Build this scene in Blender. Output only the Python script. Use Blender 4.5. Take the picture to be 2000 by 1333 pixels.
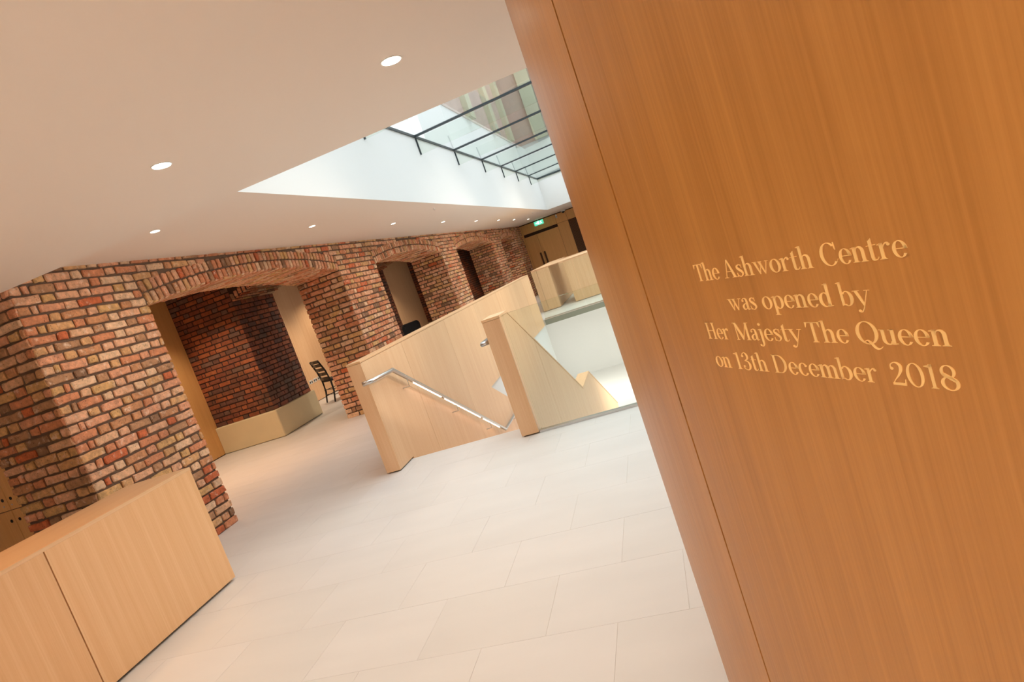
import bpy, bmesh, math, random
from mathutils import Vector, Matrix
random.seed(7)
for o in list(bpy.data.objects): bpy.data.objects.remove(o)
C = bpy.context.scene.collection
SC = bpy.context.scene

# ------------------------------------------------------------------ camera
cam = bpy.data.cameras.new('camera'); co = bpy.data.objects.new('camera', cam); C.objects.link(co)
r_ = Vector((0.923850835, 0.198001167, -0.327559417)); u_ = Vector((0.29168335, 0.189923976, 0.937469843)); f_ = Vector((-0.24783151, 0.961625926, -0.117707778))
M = Matrix((r_, u_, -f_)).transposed().to_4x4(); M.translation = Vector((0, 0, 1.5)); co.matrix_world = M
cam.sensor_width = 36; cam.lens = 36 * 1242.44 / 2000; cam.clip_start = .05; cam.clip_end = 300
SC.camera = co
# ------------------------------------------------------------------ world, light, exposure
SC.view_settings.view_transform = 'Standard'; SC.view_settings.look = 'None'; SC.view_settings.gamma = 1
SC.view_settings.use_curve_mapping = False; SC.view_settings.exposure = EXPOSURE = 0.12
SKY = 3.0
W = bpy.data.worlds.new('sky'); SC.world = W; W.use_nodes = True
bgn = W.node_tree.nodes['Background']; bgn.inputs[0].default_value = (0.93, 0.97, 1.0, 1)
# overcast sky: luminance rises from the horizon to the zenith as (1 + 2 sin e) / 3
_n = W.node_tree.nodes; _l = W.node_tree.links
_tc = _n.new('ShaderNodeTexCoord'); _sx = _n.new('ShaderNodeSeparateXYZ'); _mr = _n.new('ShaderNodeMapRange')
_mr.inputs[1].default_value = 0; _mr.inputs[2].default_value = 1; _mr.inputs[3].default_value = SKY/3; _mr.inputs[4].default_value = SKY
_l.new(_tc.outputs['Generated'], _sx.inputs[0]); _l.new(_sx.outputs['Z'], _mr.inputs[0]); _l.new(_mr.outputs[0], bgn.inputs[1])
SC.cycles.use_denoising = True
SC.cycles.use_adaptive_sampling = True; SC.cycles.adaptive_threshold = .02
SC.cycles.max_bounces = 8; SC.cycles.diffuse_bounces = 4; SC.cycles.transparent_max_bounces = 16
SC.cycles.sample_clamp_indirect = 6; SC.cycles.caustics_reflective = False; SC.cycles.caustics_refractive = False

WARM = (1.0, .87, .72)
def add_light(name, kind, loc, energy, color, **k):
    l = bpy.data.lights.new(name, kind); l.energy = energy; l.color = color
    rot = k.pop('rot', (0, 0, 0))
    for a, b in k.items(): setattr(l, a, b)
    o = bpy.data.objects.new(name, l); C.objects.link(o); o.location = loc; o.rotation_euler = rot
    return o
# portal over the skylight: only guides sampling of the sky
p_ = add_light('skylight_portal', 'AREA', (-.7, 12.2, 3.95), 1, (1, 1, 1), shape='RECTANGLE', size=4.2, size_y=16.8)
p_.data.cycles.is_portal = True
# portal at the unseen side windows added in the right-hand wall
p2_ = add_light('added_window_portal', 'AREA', (6.25, 11, 1.35), 1, (1, 1, 1), shape='RECTANGLE', size=2.3, size_y=13.2, rot=(0, math.pi/2, 0))
p2_.data.cycles.is_portal = True

# ------------------------------------------------------------------ materials
def lin(c): return tuple(((x/255)/12.92 if x/255 <= .04045 else ((x/255+.055)/1.055)**2.4) for x in c) + (1,)
def newmat(name):
    m = bpy.data.materials.new(name); m.use_nodes = True
    nt = m.node_tree; nt.nodes.clear()
    out = nt.nodes.new('ShaderNodeOutputMaterial'); b = nt.nodes.new('ShaderNodeBsdfPrincipled'); nt.links.new(b.outputs[0], out.inputs[0])
    return m, nt, b, out
def N(nt, t, **k):
    n = nt.nodes.new(t)
    for a, b in k.items(): setattr(n, a, b)
    return n
def plain(name, col, rough=.5, metal=0, noise=0, nscale=5, bump=0, bscale=60, emit=None, estr=1):
    m, nt, b, out = newmat(name)
    b.inputs['Base Color'].default_value = col; b.inputs['Roughness'].default_value = rough; b.inputs['Metallic'].default_value = metal
    if noise:
        tc = N(nt, 'ShaderNodeNewGeometry'); n = N(nt, 'ShaderNodeTexNoise'); n.inputs['Scale'].default_value = nscale; n.inputs['Detail'].default_value = 6
        nt.links.new(tc.outputs['Position'], n.inputs['Vector'])
        mx = N(nt, 'ShaderNodeMixRGB'); mx.inputs[1].default_value = tuple(c*(1-noise) for c in col[:3])+(1,); mx.inputs[2].default_value = tuple(min(1, c*(1+noise)) for c in col[:3])+(1,)
        nt.links.new(n.outputs[0], mx.inputs[0]); nt.links.new(mx.outputs[0], b.inputs['Base Color'])
    if bump:
        tc = N(nt, 'ShaderNodeNewGeometry'); n = N(nt, 'ShaderNodeTexNoise'); n.inputs['Scale'].default_value = bscale; n.inputs['Detail'].default_value = 5
        nt.links.new(tc.outputs['Position'], n.inputs['Vector'])
        bp = N(nt, 'ShaderNodeBump'); bp.inputs['Strength'].default_value = bump; bp.inputs['Distance'].default_value = .01
        nt.links.new(n.outputs[0], bp.inputs['Height']); nt.links.new(bp.outputs[0], b.inputs['Normal'])
    if emit:
        b.inputs['Emission Color'].default_value = emit; b.inputs['Emission Strength'].default_value = estr
    return m
def wood(name, c0, c1, axis='Z', rough=.42, scale=1.0, contrast=1.0, band=.35, stripes=0):
    """straight-grained veneer: long streaks along one axis"""
    m, nt, b, out = newmat(name)
    g = N(nt, 'ShaderNodeNewGeometry'); oi = N(nt, 'ShaderNodeObjectInfo')
    def streak(sx, sl, det, seed):
        mp = N(nt, 'ShaderNodeMapping'); s = [sx*scale]*3; s['XYZ'.index(axis)] = sl*scale; mp.inputs['Scale'].default_value = s
        mp.inputs['Location'].default_value = (seed, seed*2, seed*3)
        nt.links.new(g.outputs['Position'], mp.inputs['Vector'])
        n = N(nt, 'ShaderNodeTexNoise'); n.inputs['Scale'].default_value = 1; n.inputs['Detail'].default_value = det; n.inputs['Roughness'].default_value = .6; n.inputs['Distortion'].default_value = .15
        nt.links.new(mp.outputs[0], n.inputs['Vector']); return n
    n1 = streak(170, 2.2, 4, 1.3); n2 = streak(16, .35, 3, 5.1); n3 = streak(3, .3, 2, 9.7)
    a = N(nt, 'ShaderNodeMath', operation='MULTIPLY'); a.inputs[1].default_value = .55; nt.links.new(n1.outputs[0], a.inputs[0])
    d = N(nt, 'ShaderNodeMath', operation='MULTIPLY_ADD'); d.inputs[1].default_value = band; nt.links.new(n2.outputs[0], d.inputs[0]); nt.links.new(a.outputs[0], d.inputs[2])
    e = N(nt, 'ShaderNodeMath', operation='MULTIPLY_ADD'); e.inputs[1].default_value = .25; nt.links.new(n3.outputs[0], e.inputs[0]); nt.links.new(d.outputs[0], e.inputs[2])
    mr = N(nt, 'ShaderNodeMapRange'); h = .2/contrast; mid = (.55+band+.25)/2; mr.inputs[1].default_value = mid-h; mr.inputs[2].default_value = mid+h
    nt.links.new(e.outputs[0], mr.inputs[0])
    mx = N(nt, 'ShaderNodeMixRGB'); mx.inputs[1].default_value = c0; mx.inputs[2].default_value = c1
    nt.links.new(mr.outputs[0], mx.inputs[0])
    if stripes:
        sp = N(nt, 'ShaderNodeSeparateXYZ'); nt.links.new(g.outputs['Position'], sp.inputs[0])
        q1 = N(nt, 'ShaderNodeMath', operation='MULTIPLY_ADD'); q1.inputs[1].default_value = 1/stripes; nt.links.new(sp.outputs['Y'], q1.inputs[0])
        q0 = N(nt, 'ShaderNodeMath', operation='MULTIPLY'); q0.inputs[1].default_value = .5; nt.links.new(n3.outputs[0], q0.inputs[0]); nt.links.new(q0.outputs[0], q1.inputs[2])
        q2 = N(nt, 'ShaderNodeMath', operation='FRACT'); nt.links.new(q1.outputs[0], q2.inputs[0])
        q3 = N(nt, 'ShaderNodeValToRGB'); e_ = q3.color_ramp.elements; e_[0].position = 0; e_[0].color = (.5, .5, .5, 1); e_[1].position = 1; e_[1].color = (.5, .5, .5, 1)
        for ps, v in ((.1, .9), (.14, .55), (.2, .95), (.27, .45), (.45, .3), (.7, .55), (.8, .4)): x_ = e_.new(ps); x_.color = (v, v, v, 1)
        nt.links.new(q2.outputs[0], q3.inputs[0])
        q4 = N(nt, 'ShaderNodeMixRGB'); q4.blend_type = 'MIX'; q4.inputs[0].default_value = .45; nt.links.new(mr.outputs[0], q4.inputs[1]); nt.links.new(q3.outputs[0], q4.inputs[2]); nt.links.new(q4.outputs[0], mx.inputs[0])
    hv = N(nt, 'ShaderNodeHueSaturation'); vm = N(nt, 'ShaderNodeMapRange'); vm.inputs[3].default_value = .95; vm.inputs[4].default_value = 1.05
    nt.links.new(oi.outputs['Random'], vm.inputs[0]); nt.links.new(vm.outputs[0], hv.inputs['Value']); nt.links.new(mx.outputs[0], hv.inputs['Color'])
    nt.links.new(hv.outputs[0], b.inputs['Base Color'])
    b.inputs['Roughness'].default_value = rough
    bp = N(nt, 'ShaderNodeBump'); bp.inputs['Strength'].default_value = .12; bp.inputs['Distance'].default_value = .002
    nt.links.new(n1.outputs[0], bp.inputs['Height']); nt.links.new(bp.outputs[0], b.inputs['Normal'])
    return m
def brickmat(name, stops, patch, patch_amt, soot, rough=.85, bump=.7):
    m, nt, b, out = newmat(name)
    oi = N(nt, 'ShaderNodeObjectInfo'); g = N(nt, 'ShaderNodeNewGeometry')
    ma = N(nt, 'ShaderNodeMath', operation='MULTIPLY_ADD'); ma.inputs[1].default_value = 7.31
    nt.links.new(g.outputs['Random Per Island'], ma.inputs[0]); nt.links.new(oi.outputs['Random'], ma.inputs[2])
    fr = N(nt, 'ShaderNodeMath', operation='FRACT'); nt.links.new(ma.outputs[0], fr.inputs[0])
    cr = N(nt, 'ShaderNodeValToRGB'); cr.color_ramp.interpolation = 'CONSTANT'
    el = cr.color_ramp.elements
    while len(el) > 1: el.remove(el[-1])
    el[0].position = 0; el[0].color = lin(stops[0][1])
    for pos, col in stops[1:]:
        x = el.new(pos); x.color = lin(col)
    nt.links.new(fr.outputs[0], cr.inputs[0])
    def noise(sc, det, ro=.6):
        n = N(nt, 'ShaderNodeTexNoise'); n.inputs['Scale'].default_value = sc; n.inputs['Detail'].default_value = det; n.inputs['Roughness'].default_value = ro
        nt.links.new(g.outputs['Position'], n.inputs['Vector']); return n
    n1 = noise(22, 6, .65); n2 = noise(60, 5, .7); n3 = noise(1.6, 3)
    # mottling
    hv = N(nt, 'ShaderNodeHueSaturation'); vr = N(nt, 'ShaderNodeMapRange'); vr.inputs[1].default_value = .3; vr.inputs[2].default_value = .7; vr.inputs[3].default_value = .66; vr.inputs[4].default_value = 1.2
    nt.links.new(n1.outputs[0], vr.inputs[0]); nt.links.new(vr.outputs[0], hv.inputs['Value']); nt.links.new(cr.outputs[0], hv.inputs['Color'])
    # pale patches
    pr = N(nt, 'ShaderNodeMapRange'); pr.inputs[1].default_value = .56; pr.inputs[2].default_value = .72; pr.inputs[4].default_value = patch_amt
    nm = noise(14, 5, .7); nt.links.new(nm.outputs[0], pr.inputs[0])
    mx = N(nt, 'ShaderNodeMixRGB'); mx.inputs[2].default_value = lin(patch); nt.links.new(pr.outputs[0], mx.inputs[0]); nt.links.new(hv.outputs[0], mx.inputs[1])
    # dark pits
    pt = N(nt, 'ShaderNodeMapRange'); pt.inputs[1].default_value = .59; pt.inputs[2].default_value = .70; pt.inputs[4].default_value = .75
    nt.links.new(n2.outputs[0], pt.inputs[0])
    m2 = N(nt, 'ShaderNodeMixRGB'); m2.inputs[2].default_value = lin((60, 38, 25)); nt.links.new(pt.outputs[0], m2.inputs[0]); nt.links.new(mx.outputs[0], m2.inputs[1])
    # broad soot
    so = N(nt, 'ShaderNodeMapRange'); so.inputs[1].default_value = .5; so.inputs[2].default_value = .72; so.inputs[4].default_value = soot
    nt.links.new(n3.outputs[0], so.inputs[0])
    m3 = N(nt, 'ShaderNodeMixRGB'); m3.inputs[2].default_value = lin((82, 62, 46)); nt.links.new(so.outputs[0], m3.inputs[0]); nt.links.new(m2.outputs[0], m3.inputs[1])
    nt.links.new(m3.outputs[0], b.inputs['Base Color'])
    b.inputs['Roughness'].default_value = rough
    ad = N(nt, 'ShaderNodeMath', operation='SUBTRACT'); nt.links.new(n1.outputs[0], ad.inputs[0]); nt.links.new(pt.outputs[0], ad.inputs[1])
    bp = N(nt, 'ShaderNodeBump'); bp.inputs['Strength'].default_value = bump; bp.inputs['Distance'].default_value = .006
    nt.links.new(ad.outputs[0], bp.inputs['Height']); nt.links.new(bp.outputs[0], b.inputs['Normal'])
    return m
def glassmat(name, tint, refl=1.0):
    m = bpy.data.materials.new(name); m.use_nodes = True; nt = m.node_tree; nt.nodes.clear()
    out = N(nt, 'ShaderNodeOutputMaterial'); t = N(nt, 'ShaderNodeBsdfTransparent'); gl = N(nt, 'ShaderNodeBsdfGlossy'); mx = N(nt, 'ShaderNodeMixShader')
    t.inputs[0].default_value = tint; gl.inputs['Roughness'].default_value = .01; gl.inputs[0].default_value = (refl, refl, refl, 1)
    fr = N(nt, 'ShaderNodeFresnel'); fr.inputs[0].default_value = 1.45
    ge = N(nt, 'ShaderNodeNewGeometry'); om = N(nt, 'ShaderNodeMath', operation='SUBTRACT'); om.inputs[0].default_value = 1; nt.links.new(ge.outputs['Backfacing'], om.inputs[1])
    mu = N(nt, 'ShaderNodeMath', operation='MULTIPLY'); nt.links.new(om.outputs[0], mu.inputs[0]); nt.links.new(fr.outputs[0], mu.inputs[1])
    nt.links.new(mu.outputs[0], mx.inputs[0]); nt.links.new(t.outputs[0], mx.inputs[1]); nt.links.new(gl.outputs[0], mx.inputs[2]); nt.links.new(mx.outputs[0], out.inputs[0])
    return m

M_ = {}
M_['oak'] = wood('light_oak_veneer', lin((228, 180, 134)), lin((244, 206, 164)), 'Z', .40)
M_['oak_desk'] = wood('striped_oak_veneer', lin((222, 168, 116)), lin((240, 196, 148)), 'Z', .40, stripes=.118)
M_['oak_y'] = wood('light_oak_cap', lin((226, 178, 130)), lin((240, 200, 156)), 'Y', .40)
M_['oak_x'] = wood('light_oak_cross', lin((226, 178, 130)), lin((240, 200, 156)), 'X', .40)
M_['oak_warm'] = wood('curved_wall_veneer', lin((158, 106, 50)), lin((188, 132, 70)), 'Z', .36, contrast=.9, band=.5)  # darker, more orange tone than the other oak
M_['oak_deep'] = wood('golden_oak_joinery', lin((212, 154, 90)), lin((232, 178, 112)), 'Z', .45)
M_['letter'] = plain('pale_gold_lettering', lin((255, 212, 140)), .35)
M_['dark_gap'] = plain('dark_joint', lin((60, 28, 8)), .8)
M_['white'] = plain('white_plaster', lin((230, 231, 230)), .8, noise=.01, nscale=2)
M_['ceil'] = plain('warm_tinted_ceiling', lin((247, 236, 226)), .8)  # tint of warm lamplight put into the white ceiling colour
M_['mortar'] = plain('dark_mortar', lin((112, 90, 74)), .95, noise=.25, nscale=14, bump=.5, bscale=120)
M_['soot_mortar'] = plain('sooty_mortar', lin((62, 42, 34)), .95, noise=.2, nscale=10)
M_['stone'] = plain('limestone_paving', lin((226, 219, 210)), .42, noise=.035, nscale=1.6, bump=.05, bscale=40)
M_['grout'] = plain('pale_grout', lin((214, 204, 192)), .8)
M_['plinth'] = plain('buff_stone_plinth', lin((226, 208, 168)), .7, noise=.06, nscale=4, bump=.1, bscale=50)
M_['steel'] = plain('brushed_steel', (.62, .60, .58, 1), .28, 1)
M_['fascia'] = plain('grey_green_slab_edge', lin((140, 143, 130)), .45)
M_['black'] = plain('black_lacquer', lin((22, 17, 15)), .35)
M_['pad'] = plain('black_upholstery', lin((24, 22, 24)), .8)
M_['frame'] = plain('dark_grey_glazing_bar', lin((44, 54, 58)), .4)
M_['grille'] = plain('brown_slat', lin((128, 88, 54)), .5)
M_['glass'] = glassmat('balustrade_glass', (.952, .974, .948, 1), .8)
M_['sky_glass'] = glassmat('roof_glass', (.95, .98, .98, 1), .8)
M_['lamp'] = plain('lamp_lens', (1, .85, .7, 1), .5, emit=(1, .86, .7, 1), estr=14)
M_['led'] = plain('led_strip', (1, .8, .7, 1), .5, emit=(1, .76, .62, 1), estr=5)
M_['green'] = plain('exit_sign_green', lin((40, 190, 140)), .5, emit=lin((90, 225, 185)), estr=.9)
M_['signwhite'] = plain('exit_sign_white', (1, 1, 1, 1), .5, emit=(.9, 1, .95, 1), estr=1.1)
M_['render'] = plain('pale_render', lin((216, 219, 219)), .8)
M_['pilaster'] = plain('weathered_stone', lin((196, 196, 172)), .9, noise=.15, nscale=1)
M_['brick'] = brickmat('old_stock_brick', [(0, (226, 162, 126)), (.16, (216, 144, 104)), (.32, (230, 176, 140)), (.46, (218, 168, 118)), (.55, (204, 146, 104)), (.64, (208, 112, 70)),
     (.69, (234, 194, 158)), (.77, (186, 140, 104)), (.83, (218, 172, 116)), (.92, (150, 112, 84)), (.95, (228, 180, 142))], (244, 220, 198), .8, .25)
M_['redbrick'] = brickmat('sooty_red_brick', [(0, (156, 84, 54)), (.2, (132, 74, 56)), (.38, (168, 92, 58)), (.52, (112, 76, 66)), (.66, (140, 84, 62)), (.8, (122, 92, 80)), (.9, (172, 98, 62))], (130, 96, 76), .35, .9, rough=.5, bump=.4)

# ------------------------------------------------------------------ mesh helpers
def obj(name, bm, mat, parent=None, kind=None, smooth=False):
    me = bpy.data.meshes.new(name); bm.normal_update(); bm.to_mesh(me); bm.free()
    me.materials.append(M_[mat] if isinstance(mat, str) else mat)
    if smooth: me.polygons.foreach_set('use_smooth', [True]*len(me.polygons))
    o = bpy.data.objects.new(name, me); C.objects.link(o)
    if parent: o.parent = parent
    if kind: o['kind'] = kind
    return o
def place(name, me, loc, rot, scale, parent):
    o = bpy.data.objects.new(name, me); C.objects.link(o); o.location = loc; o.rotation_euler = rot; o.scale = scale
    o.parent = parent; o.matrix_parent_inverse = parent.matrix_basis.inverted() if parent else Matrix()
    return o
def tag(o, label, cat, group=None):
    o['label'] = label; o['category'] = cat
    if group: o['group'] = group
    return o
def thing(name, label, cat, loc=(0, 0, 0), rz=0, group=None):
    o = bpy.data.objects.new(name, None); C.objects.link(o); o.location = loc; o.rotation_euler = (0, 0, rz); o.empty_display_size = .1
    return tag(o, label, cat, group)
def box(bm, x0, x1, y0, y1, z0, z1):
    v = [bm.verts.new((x, y, z)) for z in (z0, z1) for y in (y0, y1) for x in (x0, x1)]
    for f in ((0, 2, 3, 1), (4, 5, 7, 6), (0, 1, 5, 4), (2, 6, 7, 3), (1, 3, 7, 5), (0, 4, 6, 2)): bm.faces.new([v[i] for i in f])
def boxb(*a, **k):
    bm = bmesh.new(); box(bm, *a); 
    if k.get('bev'): bmesh.ops.bevel(bm, geom=bm.edges[:], offset=k['bev'], segments=1, affect='EDGES')
    return bm
def prism(bm, pts, axis, a, b):
    """extrude a polygon lying across an axis; pts are the two other coordinates in xyz order"""
    def p(q, t):
        q = list(q); q.insert(axis, t); return q
    A = [bm.verts.new(p(q, a)) for q in pts]; B = [bm.verts.new(p(q, b)) for q in pts]
    n = len(pts)
    bm.faces.new(A[::-1]); bm.faces.new(B)
    for i in range(n): bm.faces.new((A[i], A[(i+1) % n], B[(i+1) % n], B[i]))
    bmesh.ops.recalc_face_normals(bm, faces=bm.faces)
def tube(bm, pts, r, n=10):
    pts = [Vector(p) for p in pts]; rings = []
    for i, p in enumerate(pts):
        d = ((pts[min(i+1, len(pts)-1)]-p).normalized() + (p-pts[max(i-1, 0)]).normalized()).normalized()
        a = d.cross(Vector((0, 0, 1)))
        if a.length < .1: a = d.cross(Vector((1, 0, 0)))
        a.normalize(); b = d.cross(a)
        rr = r[i] if isinstance(r, (list, tuple)) else r
        rings.append([bm.verts.new(p + (a*math.cos(t)+b*math.sin(t))*rr) for t in (2*math.pi*k/n for k in range(n))])
    for A, B in zip(rings, rings[1:]):
        for k in range(n): bm.faces.new((A[k], A[(k+1) % n], B[(k+1) % n], B[k]))
    bm.faces.new(rings[0][::-1]); bm.faces.new(rings[-1])
def disc(bm, c, r, z0, z1, n=20):
    A = [bm.verts.new((c[0]+r*math.cos(2*math.pi*k/n), c[1]+r*math.sin(2*math.pi*k/n), z0)) for k in range(n)]
    B = [bm.verts.new((v.co.x, v.co.y, z1)) for v in A]
    bm.faces.new(A[::-1]); bm.faces.new(B)
    for k in range(n): bm.faces.new((A[k], A[(k+1) % n], B[(k+1) % n], B[k]))

# ------------------------------------------------------------------ bricks
def brick_verts(w, h, depth, rnd, rough=1.0):
    """a worn brick: outline of ten points, pillowed front at y=0..., built in local x (along), z (up), front towards +y"""
    c = min(w, h)*rnd.uniform(.06, .17)*rough
    out = [(-w/2+c, -h/2), (0, -h/2), (w/2-c, -h/2), (w/2, -h/2+c), (w/2, h/2-c), (w/2-c, h/2), (0, h/2), (-w/2+c, h/2), (-w/2, h/2-c), (-w/2, -h/2+c)]
    j = .0048*rough
    out = [(x+rnd.uniform(-j, j), z+rnd.uniform(-j, j)) for x, z in out]
    e = .005*rough + .002
    ins = [(x*(1-2*e/w), z*(1-2*e/h)) for x, z in out]
    dz = rnd.uniform(-.002, .003)*rough
    return out, ins, .006*rough+.001+dz
def add_brick(bm, Mx, w, h, depth, rnd, rough=1.0):
    out, ins, pr = brick_verts(w, h, depth, rnd, rough)
    F = [bm.verts.new(Mx @ Vector((x, pr, z))) for x, z in ins]
    O = [bm.verts.new(Mx @ Vector((x, pr-.007*rough, z))) for x, z in out]
    B = [bm.verts.new(Mx @ Vector((x, -depth, z))) for x, z in out]
    bm.faces.new(F[::-1])
    n = len(F)
    for P, Q in ((F, O), (O, B)):
        for i in range(n): bm.faces.new((P[i], P[(i+1) % n], Q[(i+1) % n], Q[i]))
STRET, HEAD, CLOS, BH, JT = .217, .099, .046, .0625, .0173
COURSE = BH + JT
LIB = {}
def brick_mesh(kind, mat, rough=1.0):
    key = (kind, mat)
    if key not in LIB:
        L = []
        rnd = random.Random(hash(kind) % 1000 if False else {'s': 1, 'h': 2, 'c': 3, 'v': 4}[kind])
        w = {'s': STRET, 'h': HEAD, 'c': CLOS, 'v': BH}[kind]; h = .104 if kind == 'v' else BH
        for i in range(12):
            bm = bmesh.new(); add_brick(bm, Matrix(), w, h, .03, rnd, rough)
            bmesh.ops.recalc_face_normals(bm, faces=bm.faces)
            me = bpy.data.meshes.new('brick'); bm.to_mesh(me); bm.free(); me.materials.append(M_[mat]); L.append(me)
        LIB[key] = (w, L)
    return LIB[key]
def course_layout(a, b, k):
    """Flemish bond from a to b: list of (start, end, kind)"""
    res = []; x = a; seq = ['s', 'h'] if k % 2 == 0 else ['h', 'c', 's', 'h', 's', 'h']
    i = 0
    while x < b-.03:
        kind = seq[i] if i < len(seq) else ('s' if seq[(i-len(seq)) % 2] == 's' or (i-len(seq)) % 2 == 0 else 'h')
        w = {'s': STRET, 'h': HEAD, 'c': CLOS}[kind] + random.uniform(-.012, .012)
        e = x + w
        if b - e < .05: e = b
        if e > b: e = b
        L = e-x
        kk = 's' if L > .16 else ('h' if L > .075 else 'c')
        res.append((x, e, kk)); x = e + JT; i += 1
    return res
def brick_face(parent, plane, a0, a1, z0, z1, mat='brick', singles=True, forbid=None, rough=1.0, seedk=0, skip=()):
    """plane = (origin, along, normal). bricks cover a in [a0,a1]"""
    org, al, nm = [Vector(v) for v in plane]
    # local x=al, y=nm, z=up ; must be right handed: flip al if needed
    rot = Matrix((al, nm, Vector((0, 0, 1)))).transposed()
    flip = rot.determinant() < 0
    if flip: rot = Matrix((-al, nm, Vector((0, 0, 1)))).transposed()
    eul = rot.to_euler()
    nrow = max(1, round((z1-z0)/COURSE)); n = 0; bm = bmesh.new() if not singles else None
    k = 0; z = z0
    while z < z1-.025:
        zt = min(z+BH, z1-.004); h = zt-z; zc = (z+zt)/2
        segs = [(a0, a1)]
        if forbid:
            for fa, fb in forbid(zc, z, zt):
                ns = []
                for s0, s1 in segs:
                    if fb <= s0 or fa >= s1: ns.append((s0, s1)); continue
                    if fa > s0+.03: ns.append((s0, fa))
                    if fb < s1-.03: ns.append((fb, s1))
                segs = ns
        for s0, s1 in segs:
            for x0, x1, kk in course_layout(s0, s1, k+seedk):
                w = x1-x0; ac = (x0+x1)/2
                P = org + al*ac; P.z = zc + random.uniform(-.0015, .0015); P += nm*random.uniform(-.003, .003)
                if any(abs(ac-q[0]) < q[2] and abs(zc-q[1]) < .04 for q in skip): continue
                if singles and n < 300:
                    bw, L = brick_mesh(kk, mat, rough)
                    place('brick', random.choice(L), P, eul, (w/bw*random.uniform(.985, 1.005), 1, h/BH*random.uniform(.96, 1.02)), parent); n += 1
                else:
                    if bm is None: bm = bmesh.new()
                    add_brick(bm, Matrix.Translation(P) @ rot.to_4x4(), w, h, .02, random, rough)
        z += COURSE; k += 1
    if bm is not None:
        bmesh.ops.recalc_face_normals(bm, faces=bm.faces)
        obj('brickwork', bm, mat, parent, 'stuff')

# ================================================================== SETTING
XL = -4.516      # arcade face
XB = -5.28       # arcade back
SPR = 28*COURSE  # springing 2.234
ZC = 2.66        # main ceiling
ZN = 2.50        # lower ceiling near the entrance
YN = 3.774
ARCH = [(5.11, 8.99, .165), (10.36, 14.06, .14), (15.32, 19.14, .15), (20.44, 22.92, .155)]
PIER = [(3.856, 5.11), (8.99, 10.36), (14.06, 15.32), (19.14, 20.44), (22.92, 24.30)]
OX0, OX1, OY1 = -2.785, 1.45, 14.23   # stairwell opening

# ---- floor: concrete bed + stone slabs
bm = bmesh.new()
REG = [(-8.2, 6, -4, 5.36), (-8.2, -2.86, 5.36, 24.3), (-2.86, -1.48, 5.36, 5.60), (-2.86, 6, OY1, 24.3), (OX1, 6, 5.36, OY1)]
for (x0, x1, y0, y1) in REG: box(bm, x0, x1, y0, y1, -.13, -.0015)
floor = obj('floor', bm, 'grout', kind='structure')
cells = []
ty = .4625; tx = .60
for j in range(-13, 52):
    y0 = 2.325 + j*ty
    off = -.28 if j % 2 == 0 else -.57
    for i in range(-15, 12):
        x0 = off + i*tx
        for (rx0, rx1, ry0, ry1) in REG:
            a, b, c, d = max(x0+.0007, rx0), min(x0+tx-.0007, rx1), max(y0+.0007, ry0), min(y0+ty-.0007, ry1)
            if b-a > .01 and d-c > .01:
                ctr = Vector(((a+b)/2, (c+d)/2, 0)); v = ctr - Vector((0, 0, 1.5)); dep = v.dot(f_)
                big = -1
                if dep > .8:
                    px = 1000+1242*v.dot(r_)/dep; py = 666-1242*v.dot(u_)/dep
                    if -100 < px < 1500 and 500 < py < 1450: big = 1/dep
                cells.append((big, a, b, c, d))
cells.sort(reverse=True)
bms = bmesh.new()
slab_me = None
for n, (big, a, b, c, d) in enumerate(cells):
    zt = random.uniform(-.0001, .0001)
    if n < 300 and big > 0:
        if slab_me is None:
            bm = boxb(-.5, .5, -.5, .5, -.0015, 0); slab_me = bpy.data.meshes.new('paving_slab'); bm.to_mesh(slab_me); bm.free(); slab_me.materials.append(None)
        place('paving_slab', slab_me, ((a+b)/2, (c+d)/2, zt), (0, 0, 0), (b-a, d-c, 1), floor)
    else: box(bms, a, b, c, d, -.0015, zt)
obj('paving', bms, 'stone', floor, 'stuff')
# stone with per-slab shade
def stone_slab():
    m, nt, b, out = newmat('limestone_slab')
    oi = N(nt, 'ShaderNodeObjectInfo'); g = N(nt, 'ShaderNodeNewGeometry')
    ma = N(nt, 'ShaderNodeMath', operation='ADD'); nt.links.new(oi.outputs['Random'], ma.inputs[0]); nt.links.new(g.outputs['Random Per Island'], ma.inputs[1])
    fr = N(nt, 'ShaderNodeMath', operation='FRACT'); nt.links.new(ma.outputs[0], fr.inputs[0])
    n = N(nt, 'ShaderNodeTexNoise'); n.inputs['Scale'].default_value = 2.2; n.inputs['Detail'].default_value = 6
    mp = N(nt, 'ShaderNodeMapping'); mp.inputs['Scale'].default_value = (.6, 2, 1); nt.links.new(g.outputs['Position'], mp.inputs[0]); nt.links.new(mp.outputs[0], n.inputs['Vector'])
    m1 = N(nt, 'ShaderNodeMixRGB'); m1.inputs[1].default_value = lin((222, 219, 215)); m1.inputs[2].default_value = lin((226, 223, 220)); nt.links.new(fr.outputs[0], m1.inputs[0])
    vr = N(nt, 'ShaderNodeMapRange'); vr.inputs[1].default_value = .3; vr.inputs[2].default_value = .7; vr.inputs[3].default_value = .965; vr.inputs[4].default_value = 1.02; nt.links.new(n.outputs[0], vr.inputs[0])
    hv = N(nt, 'ShaderNodeHueSaturation'); nt.links.new(m1.outputs[0], hv.inputs['Color']); nt.links.new(vr.outputs[0], hv.inputs['Value'])
    nt.links.new(hv.outputs[0], b.inputs['Base Color']); b.inputs['Roughness'].default_value = .42
    return m
M_['slab'] = stone_slab(); slab_me.materials[0] = M_['slab']
bpy.data.objects['paving'].data.materials[0] = M_['slab']
# slab edge of the gallery across the stairwell
obj('floor_edge', boxb(OX0+.01, OX1, OY1-.012, OY1, -.13, -.012), 'fascia', floor)

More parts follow.
